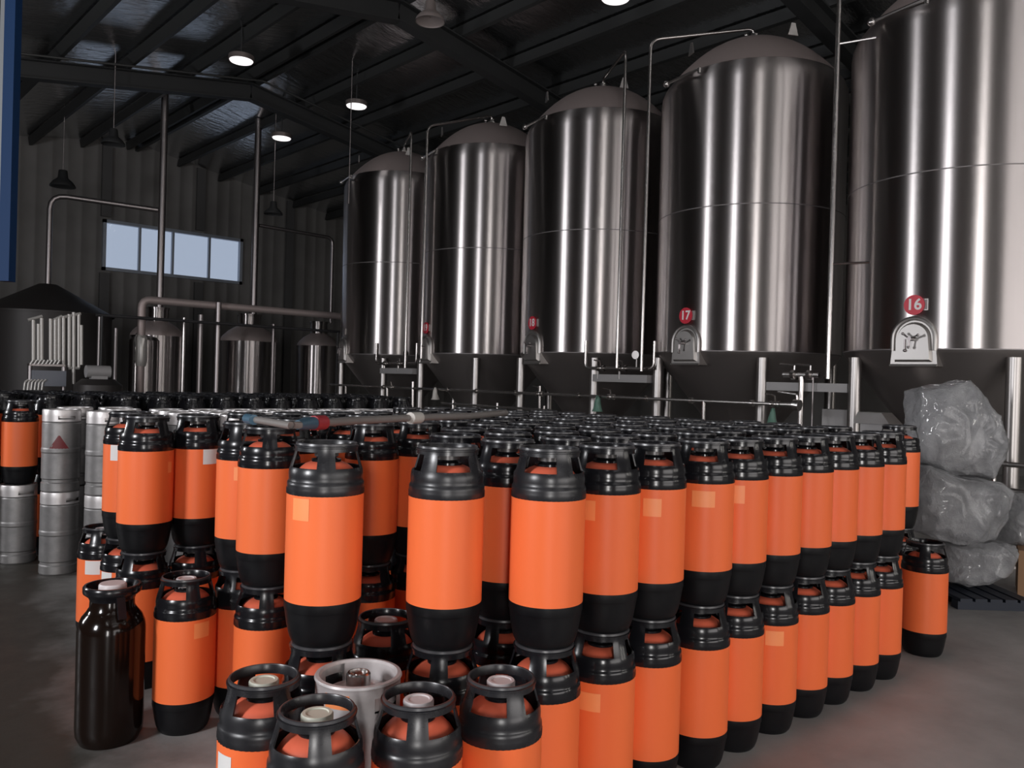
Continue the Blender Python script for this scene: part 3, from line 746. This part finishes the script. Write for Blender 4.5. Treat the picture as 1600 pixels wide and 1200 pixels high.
# --- dark brown keg without a sleeve
bx, by = gp(183, 3.16)
t = thing('brown_keg', 'dark brown glossy keg without an orange sleeve, on the floor', 'keg', (bx, by, 0), view_az(bx, by)+.3)
bm = BM(); lathe(bm, [(.080, .01), (.106, 0), (.120, .03), (.1225, .06), (.1225, .43), (.119, .455), (.108, .482), (.092, .502), (.081, .520), (.079, .56)], 56, cap0=True); obj('bottle', bm, BROWN, t, 60)
bm = BM(); lathe(bm, [(.079, .545), (.085, .56), (.103, .575), (.105, .58), (.105, .598), (.101, .604), (.093, .604), (.086, .580), (.05, .568)], 48); obj('neck_ring', bm, BLACK, t)
bm = BM(); lathe(bm, [(.052, .56), (.050, .602), (.046, .608), (.005, .608)], 28, cap1=True); obj('cap', bm, CAPW, t)
bm = BM(); box(bm, (.106, 0, .535), (.012, .03, .09), Matrix.Rotation(-.35, 3, 'Y')); obj('grip', bm, BLACK, t)
lowers.append((bx, by))

# --- steel kegs
def steel_meshes(n=40, h=.575, det=True):
    R = .122
    prof = [(R-.012, .0), (R-.004, -.0), (R, .008), (R, .06), (R-.006, .068), (R-.006, .085), (R, .093), (R, h*.5-.02), (R+.003, h*.5-.01), (R+.003, h*.5+.01), (R, h*.5+.02), (R, h-.10), (R-.003, h-.092), (R, h-.084)]
    top = [(R, h-.084), (R, h-.070), (R, h-.045), (R, h-.012), (R-.002, h-.003), (R-.008, h), (R-.014, h-.004), (R-.016, h-.012), (R-.016, h-.06)]
    hole = lambda i, a: not (i == 1 and abs(((a + PI/2) % PI) - PI/2) < .42)
    b = BM(); lathe(b, prof, n, cap0=True); body = mesh(b, 'body', KEGS, 11)
    b = BM(); lathe(b, top, n, keep=hole); ch = mesh(b, 'chime', KEGT, 40)
    b = BM(); lathe(b, [(R-.008, h-.085), (R*.8, h-.060), (R*.4, h-.042), (.034, h-.038), (.034, h-.010), (.030, h-.006), (.024, h-.006), (.022, h-.016), (.003, h-.016)], n, cap1=True); he = mesh(b, 'head', KEGT, 60)
    return body, ch, he
SB, SC, SH = steel_meshes()
GS = 'steel kegs stacked behind the orange ones'
def steel(x, y, z, label, mark=False):
    t = thing('steel_keg', label, 'keg', (x, y, z), view_az(x, y)+random.uniform(.2, .9), GS)
    b = link('body', SB, t); link('chime', SC, t); link('head', SH, t)
    if mark:
        bm = BM(); r = .1232; va = view_az(x, y)-t.rotation_euler.z - .12
        for (z0_, z1_, w0, w1) in ((.285, .30, .070, .070), (.30, .345, .066, .036), (.345, .395, .036, .005)):
            pr = None
            for i in range(7):
                u = i/6*2-1
                p = bm.verts.new((r*math.cos(va+u*w0/r), r*math.sin(va+u*w0/r), z0_)); q = bm.verts.new((r*math.cos(va+u*w1/r), r*math.sin(va+u*w1/r), z1_))
                if pr: bm.faces.new((pr[0], p, q, pr[1]))
                pr = (p, q)
        obj('red_mark', bm, REDP, b)['label'] = 'worn red triangle painted on the side'
    return t
ST = []
SZ = .576
x, y = gp(97, 5.72); ST.append((x, y)); steel(x, y, SZ, 'upper steel keg with a worn red triangle on its side', True); steel(x, y, 0, 'floor steel keg under the one with the red triangle')
x, y = gp(166, 5.62); ST.append((x, y)); steel(x, y, SZ, 'pale upper steel keg next after the red-triangle one'); steel(x, y, 0, 'floor steel keg next after the one under the red triangle')
OR_ = []
x, y = gp(32, 6.0); OR_.append((x, y)); steel(x, y, 0, 'floor steel keg at the outer end, carrying an orange keg'); place('k', x, y, .566, 'dim orange keg standing on a steel keg at the outer end', 'kegs of the far block', hole=0)
x, y = gp(-30, 5.95); OR_.append((x, y)); steel(x, y, 0, 'outermost floor steel keg at the picture edge'); place('k', x, y, .566, 'dim orange keg cut by the picture edge, on a steel keg', 'kegs of the far block', hole=0)
hid_s = []
for r_ in range(4):
    for c_ in range(10):
        x = 1.66 + .268*c_ + .03*r_; y = 5.50 + .265*r_ + .12*max(0, 1-c_/3) - .02*c_ + (.25 if c_ < 2 else 0)
        if free(ST, x, y, .249) and free(OR_, x, y, .249):
            ST.append((x, y)); hid_s.append((x, y))
            steel(x, y, SZ, 'upper steel keg, %s row of the steel block, %s along' % (ORD[r_], ORD[c_]))
# --- far block of black-topped kegs
GF = 'kegs of the far block'
hid_f = []
for r_ in range(5):
    for c_ in range(15):
        x = 1.12 + .272*c_ + .02*r_ + random.uniform(-.012, .012); y = 6.98 + .275*r_ + random.uniform(-.01, .01) + (0 if c_ > 3 else .08)
        if free(ST, x, y, .26) and free(OR_, x, y, .26):
            place('k', x, y, PITCH_Z, 'distant black-topped keg of the far block, %s row, %s along' % (ORD[r_], ORD[c_]), GF, far=True); hid_f.append((x, y))
# --- the unseen lower layer that carries the inner kegs
bm = BM()
for x, y in hidden + hid_f:
    lathe(bm, [(.088, 0), (.117, .10), (.118, .145)], 12, x, y, cap0=True, m=0); lathe(bm, [(.118, .145), (.118, .47)], 12, x, y, m=1)
    lathe(bm, [(.119, .47), (.113, .53), (.0945, .606), (.092, .616)], 12, x, y, cap1=True, m=0)
o = obj('unseen_lower_layer_kegs', bm, [BLACK, ORANGE]); o['kind'] = 'stuff'; tag(o, 'unseen floor layer of orange kegs carrying the inner upper kegs', 'kegs', GL)
bm = BM()
for x, y in hid_s:
    lathe(bm, [(.118, 0), (.122, .01), (.122, .568), (.115, .571)], 14, x, y, cap0=True, cap1=True)
o = obj('lower_layer_steel_kegs', bm, KEGS); o['kind'] = 'stuff'; tag(o, 'floor layer of steel kegs carrying the upper steel kegs', 'kegs', GS)

# --- grey steel keg of the front cluster
gx, gy = 1.256, 1.948
t = thing('grey_keg', 'grey metal keg with open rim and steel valve among the loose kegs', 'keg', (gx, gy, 0), view_az(gx, gy)+.75); lowers.append((gx, gy))
R = .118; h = .606
bm = BM(); lathe(bm, [(R-.01, 0), (R, .01), (R, .06), (R-.006, .07), (R, .08), (R, .30), (R+.003, .31), (R, .32), (R, h-.10)], 56, cap0=True); obj('body', bm, KEGG, t)
bm = BM(); lathe(bm, [(R, h-.10), (R, h-.075), (R, h-.035), (R, h-.014), (R+.004, h-.006), (R+.001, h), (R-.009, h+.001), (R-.014, h-.006), (R-.014, h-.03), (R-.016, h-.06)], 72,
      keep=lambda i, a: not ((i == 1 and abs(((a+PI/2) % PI)-PI/2) < .36) or (i in (7, 8) and abs(((a+PI/2) % PI)-PI/2) < .36))); obj('chime', bm, KEGG, t)
bm = BM(); lathe(bm, [(R-.012, h-.075), (R*.75, h-.05), (R*.4, h-.036), (.04, h-.034)], 56, cap1=True); obj('head', bm, KEGG, t, 60)
bm = BM(); lathe(bm, [(.034, h-.04), (.034, h-.002), (.030, h+.002), (.026, h+.002), (.025, h-.006), (.015, h-.006), (.013, h-.002), (.004, h-.002)], 32, cap1=True); obj('valve', bm, PIPE, t)
st = BM(); pr = None; va = view_az(gx, gy)-t.rotation_euler.z-.50
for i in range(9):
    a_ = va+(i/8-.5)*.62; p, q = st.verts.new((R*1.006*math.cos(a_), R*1.006*math.sin(a_), h-.06)), st.verts.new((R*1.006*math.cos(a_), R*1.006*math.sin(a_), h-.022))
    if pr: st.faces.new((pr[0], p, q, pr[1]))
    pr = (p, q)
obj('sticker', st, STICK, t)['label'] = 'pale orange strip on the rim'

# --- hose lying on the keg tops
zh = PITCH_Z+H+.028
def hp(px, py, dz=0): p = on_z(px, py, zh+dz); return p
t = thing('hose', 'grey hose with blue and red coupling lying across the keg tops', 'hose', (0, 0, 0))
pts = [hp(395, 655), hp(420, 659), hp(455, 665), hp(468, 664)]
bm = BM(); tube(bm, pts, .014, 10); obj('hose_line', bm, HOSE, t, 60)
bm = BM(); tube(bm, [hp(503, 660.5), hp(560, 657), hp(640, 653), hp(700, 651), hp(735, 650), hp(790, 645)], .016, 10); obj('hose_line', bm, HOSE, t, 60)
bm = BM(); tube(bm, [hp(465, 664), hp(478, 662), hp(490, 661)], [.017, .024, .024], 12); obj('blue_coupling', bm, HBLUE, t)
bm = BM(); tube(bm, [hp(490, 661), hp(506, 660)], .028, 12); obj('red_coupling', bm, HRED, t)
bm = BM(); tube(bm, [hp(386, 654), hp(397, 656)], .02, 12); obj('end_fitting', bm, HBLUE, t)
bm = BM(); tube(bm, [hp(641, 653.3), hp(656, 652.5)], .026, 12); obj('tape_wrap', bm, TAPE, t)

# ------------------------------------------------------------------ bags, pallet and box by the tanks
from mathutils import noise as mn
def bag(label, outline, dep, thick, seed, amp=.05):
    pts = [at(px, py, dep) for px, py in outline]
    c = sum(pts, Vector())/len(pts)
    P2 = [((p-c).dot(_r), p.z-c.z) for p in pts]
    angs = sorted((math.atan2(q[1], q[0]), math.hypot(*q)) for q in P2)
    def rad(a):
        for i in range(len(angs)):
            a0, r0 = angs[i-1]; a1, r1 = angs[i]
            d1 = (a1-a0) % (2*PI); d = (a-a0) % (2*PI)
            if d <= d1:                                   # straight edge between two corners
                x0, y0, x1, y1 = r0*math.cos(a0), r0*math.sin(a0), r1*math.cos(a1), r1*math.sin(a1)
                ca, sa = math.cos(a), math.sin(a); den = ca*(y1-y0)-sa*(x1-x0)
                return (x0*(y1-y0)-y0*(x1-x0))/den if abs(den) > 1e-6 else r0
        return angs[0][1]
    bm = BM(); n, m_ = 110, 56; off = Vector((seed*3.1, seed*1.7, seed*.9)); rings = []
    fw = Vector((_f.x, _f.y, 0)).normalized()
    for i in range(1, m_):
        ph = -PI/2 + PI*i/m_; s_, k_ = math.sin(ph), abs(math.cos(ph))**.42; ring = []
        for q in range(n):
            a = 2*PI*q/n; r = rad(a)*k_
            p = _r*(r*math.cos(a)) + Vector((0, 0, r*math.sin(a))) + fw*(thick*math.copysign(abs(s_)**.75, s_))
            w = p*2.6 + off; d = mn.noise(w)*1.1 + mn.noise(w*2.1)*.4
            rg = (1-abs(mn.noise(w*1.9+off)))**4 + .6*(1-abs(mn.noise(w*4.3-off)))**4
            nrm = Vector((p.dot(_r)*_r + Vector((0, 0, p.z)))*1.0 + fw*(p.dot(fw)*1.6)).normalized()
            ring.append(bm.verts.new(p + nrm*amp*(.55*d + .42*(rg-.6)) + nrm*amp*.2))
        rings.append(ring)
    for i in range(len(rings)-1):
        for q in range(n): bm.faces.new((rings[i][q], rings[i][(q+1) % n], rings[i+1][(q+1) % n], rings[i+1][q]))
    bm.faces.new(rings[0]); bm.faces.new(list(reversed(rings[-1])))
    o = obj('plastic_bag', bm, FILM, None, 50); o.location = c
    return tag(o, label, 'bag', 'plastic bags heaped beside the kegs')
bag('big leaning wrinkled plastic bag on top of the heap', [(1426, 612), (1500, 596), (1513, 600), (1530, 625), (1547, 645), (1557, 668), (1567, 695), (1556, 726), (1540, 748), (1505, 744), (1470, 738), (1432, 720), (1422, 690), (1424, 650)], 5.85, .2, 3)
bag('wide clear plastic bag in the middle of the heap', [(1428, 722), (1445, 726), (1475, 740), (1510, 748), (1545, 753), (1564, 766), (1563, 790), (1554, 815), (1540, 836), (1500, 844), (1460, 838), (1430, 828), (1426, 780)], 5.75, .22, 5)
bag('low dim plastic bag at the bottom of the heap, on the pallet', [(1472, 848), (1510, 848), (1540, 842), (1574, 848), (1573, 868), (1561, 888), (1530, 907), (1500, 910), (1474, 904)], 5.75, .2, 8, .04)
bag('clear plastic bag cut by the picture edge, on the cardboard box', [(1562, 790), (1572, 768), (1588, 770), (1610, 780), (1645, 800), (1645, 846), (1600, 850), (1566, 846)], 6.1, .17, 11, .04)
p = on_z(1516, 932, .06)
t = thing('pallet', 'dark blue plastic pallet under the plastic bags', 'pallet', (p.x+.16, p.y+.02, 0), -YAW+.0)
for k_ in range(5):
    bm = BM(); box(bm, (-.20+.10*k_, 0, .065), (.08, .5, .02)); obj('deck_slat', bm, PALLET, t)
for k_ in range(3):
    bm = BM(); box(bm, (0, -.2+.2*k_, .0275), (.5, .08, .055)); obj('runner', bm, PALLET, t)
p = on_z(1590, 925, 0)
t = thing('cardboard_box', 'brown cardboard box at the picture edge beside the bags', 'box', (p.x+.10, p.y-.12, 0), .3)
bm = BM(); box(bm, (0, 0, .16), (.36, .30, .32)); obj('carton', bm, CARD, t)
bm = BM(); box(bm, (0, .0, .325), (.362, .05, .006)); box(bm, (0, 0, .322), (.362, .302, .004)); obj('lid_flaps', bm, CARD, t)
# low pipes by the leg of tank 16
t = thing('low_rail', 'two low steel pipes with a post at the foot of tank 16', 'pipe')
for py in (723, 763):
    a, b = on_x(1545, py, 7.4), on_x(1660, py+6, 7.4); bm = BM(); tube(bm, [a, (b.x, b.y, a.z)], .022, 10); obj('pipe', bm, PIPE, t)
a = on_x(1552, 723, 7.4); bm = BM(); tube(bm, [a+Vector((.03, 0, .03)), (7.43, a.y, 0)], .016, 8); obj('post', bm, PIPE, t)
# grey control box with sloping lid and a pale box behind the legs
p = on_x(1370, 662, 7.3)
t = thing('control_box', 'grey metal box with a sloping lid behind the end of the aisle row', 'box', (7.3, p.y, 0), 0)
zb = p.z
bm = BM(); box(bm, (0, 0, zb/2), (.22, .20, zb)); obj('cabinet', bm, BOXG, t)
bm = BM()
v = [bm.verts.new(q) for q in ((-.14, -.17, zb), (.14, -.17, zb), (.14, .15, zb), (-.14, .15, zb), (-.10, -.08, zb+.10), (.12, -.08, zb+.10), (.12, .13, zb+.10), (-.10, .13, zb+.10))]
for q in ((0, 1, 2, 3), (4, 5, 6, 7), (0, 1, 5, 4), (1, 2, 6, 5), (2, 3, 7, 6), (3, 0, 4, 7)): bm.faces.new([v[i] for i in q])
obj('sloping_lid', bm, SATIN, t)
p = on_x(1311, 655, 8.2)
t = thing('electrical_box', 'pale grey wall box seen between the legs of tanks 16 and 17', 'box', (8.25, p.y, 0), 0)
bm = BM(); box(bm, (0, 0, p.z+.0), (.2, .32, .2)); obj('housing', bm, BOXG, t)
bm = BM(); tube(bm, [(0, 0, 0), (0, 0, p.z-.1)], .04, 8); obj('stand', bm, PIPED, t)

# ------------------------------------------------------------------ lamps
def high_bay(px, py, z, label):
    d = ray(px, py); p = d*((z-EYE)/d.z); x, y = p.x, p.y; rz_ = roof_z(x)
    t = thing('high_bay_lamp', label, 'lamp', (x, y, z), 0, 'lit high bay lamps')
    bm = BM(); lathe(bm, [(.17, 0), (.178, .006), (.178, .07), (.12, .082), (.03, .09)], 28, cap1=True); obj('housing', bm, LAMPB, t)
    bm = BM(); lathe(bm, [(.165, .004), (.155, -.012), (.01, -.018)], 28, cap1=True); obj('lens', bm, LAMP, t)
    bm = BM(); tube(bm, [(0, 0, .085), (0, 0, rz_-z-.005)], .012, 8); obj('hanger_rod', bm, BEAM, t)
high_bay(377, 95, 5.95, 'lit round lamp nearest the roof ridge, left of the others')
high_bay(557, 166, 5.9, 'lit lamp hanging before the near roof frame, above the farthest tank')
high_bay(440, 216, 5.75, 'smallest lit lamp, beyond the far roof frame')
high_bay(962, -3, 5.8, 'lit lamp cut by the top edge of the picture')
def bell(px, py, z, r, label, m):
    d = ray(px, py); p = d*((z-EYE)/d.z); x, y = p.x, p.y; rz_ = roof_z(x)
    t = thing('pendant_lamp', label, 'lamp', (x, y, z), 0, 'unlit bell-shaped pendant lamps')
    bm = BM(); lathe(bm, [(r, 0), (r*.97, .03), (r*.75, r*.45), (r*.40, r*.75), (r*.34, r*1.35), (r*.30, r*1.4)], 28, cap1=True)
    lathe(bm, [(r*.96, .004), (r*.9, .02), (.01, .05)], 28); obj('bell_shade', bm, m, t, 60)
    bm = BM(); tube(bm, [(0, 0, r*1.38), (0, 0, rz_-z-.005)], .007, 6); obj('cable', bm, PIPED, t)
BELL = mat('worn_lamp_shade', (.26, .22, .21), .5, .3)
bell(672, 34, 5.55, .17, 'unlit bell lamp near the top of the picture, beside the roof beam', BELL)
bell(177, 226, 4.86, .17, 'dark bell lamp on a long cable over the brewhouse', BEAM)
bell(427, 335, 4.40, .17, 'small bell lamp before the end wall, beyond the second vent pipe', BEAM)
bell(98, 292, 4.80, .22, 'dim bell lamp before the end wall, over the cone hood', BEAM)
p = at(545, 300, 13.0)
bm = BM(); tube(bm, [(p.x, p.y, 4.2), (p.x, p.y, roof_z(p.x)-.005)], .008, 6); tag(obj('hanging_cable', bm, PIPED), 'thin straight cable hanging from the roof beside the farthest tank', 'cable')

# blue panel hanging close by
a, b = at(-14, 440, 3.6), at(17, 440, 3.6)
d_ = (b-a).normalized()
t = thing('blue_panel', 'blue painted panel with pale edge hanging at the picture border', 'panel', (0, 0, 0))
fwd2 = Vector((_f.x, _f.y, 0)).normalized()
rotm = Matrix.Rotation(math.atan2(_r.y, _r.x), 3, 'Z')
zt_ = roof_z(a.x)-.25
c_ = at(10, 440, 3.6)
bm = BM(); box(bm, (c_.x-d_.x*.0, c_.y-d_.y*.0, (b.z+zt_)/2), (.05, .05, zt_-b.z), rotm); obj('panel_sheet', bm, BLUE, t)
e_ = at(-1, 440, 3.6)
bm = BM(); box(bm, (e_.x, e_.y, (b.z+zt_)/2+.02), (.018, .05, zt_-b.z-.04), rotm); obj('pale_edge', bm, PALE, t)
bm = BM(); tube(bm, [(c_.x, c_.y, zt_-.02), (c_.x, c_.y, roof_z(c_.x)-.005)], .012, 8); obj('hanger', bm, BEAM, t)
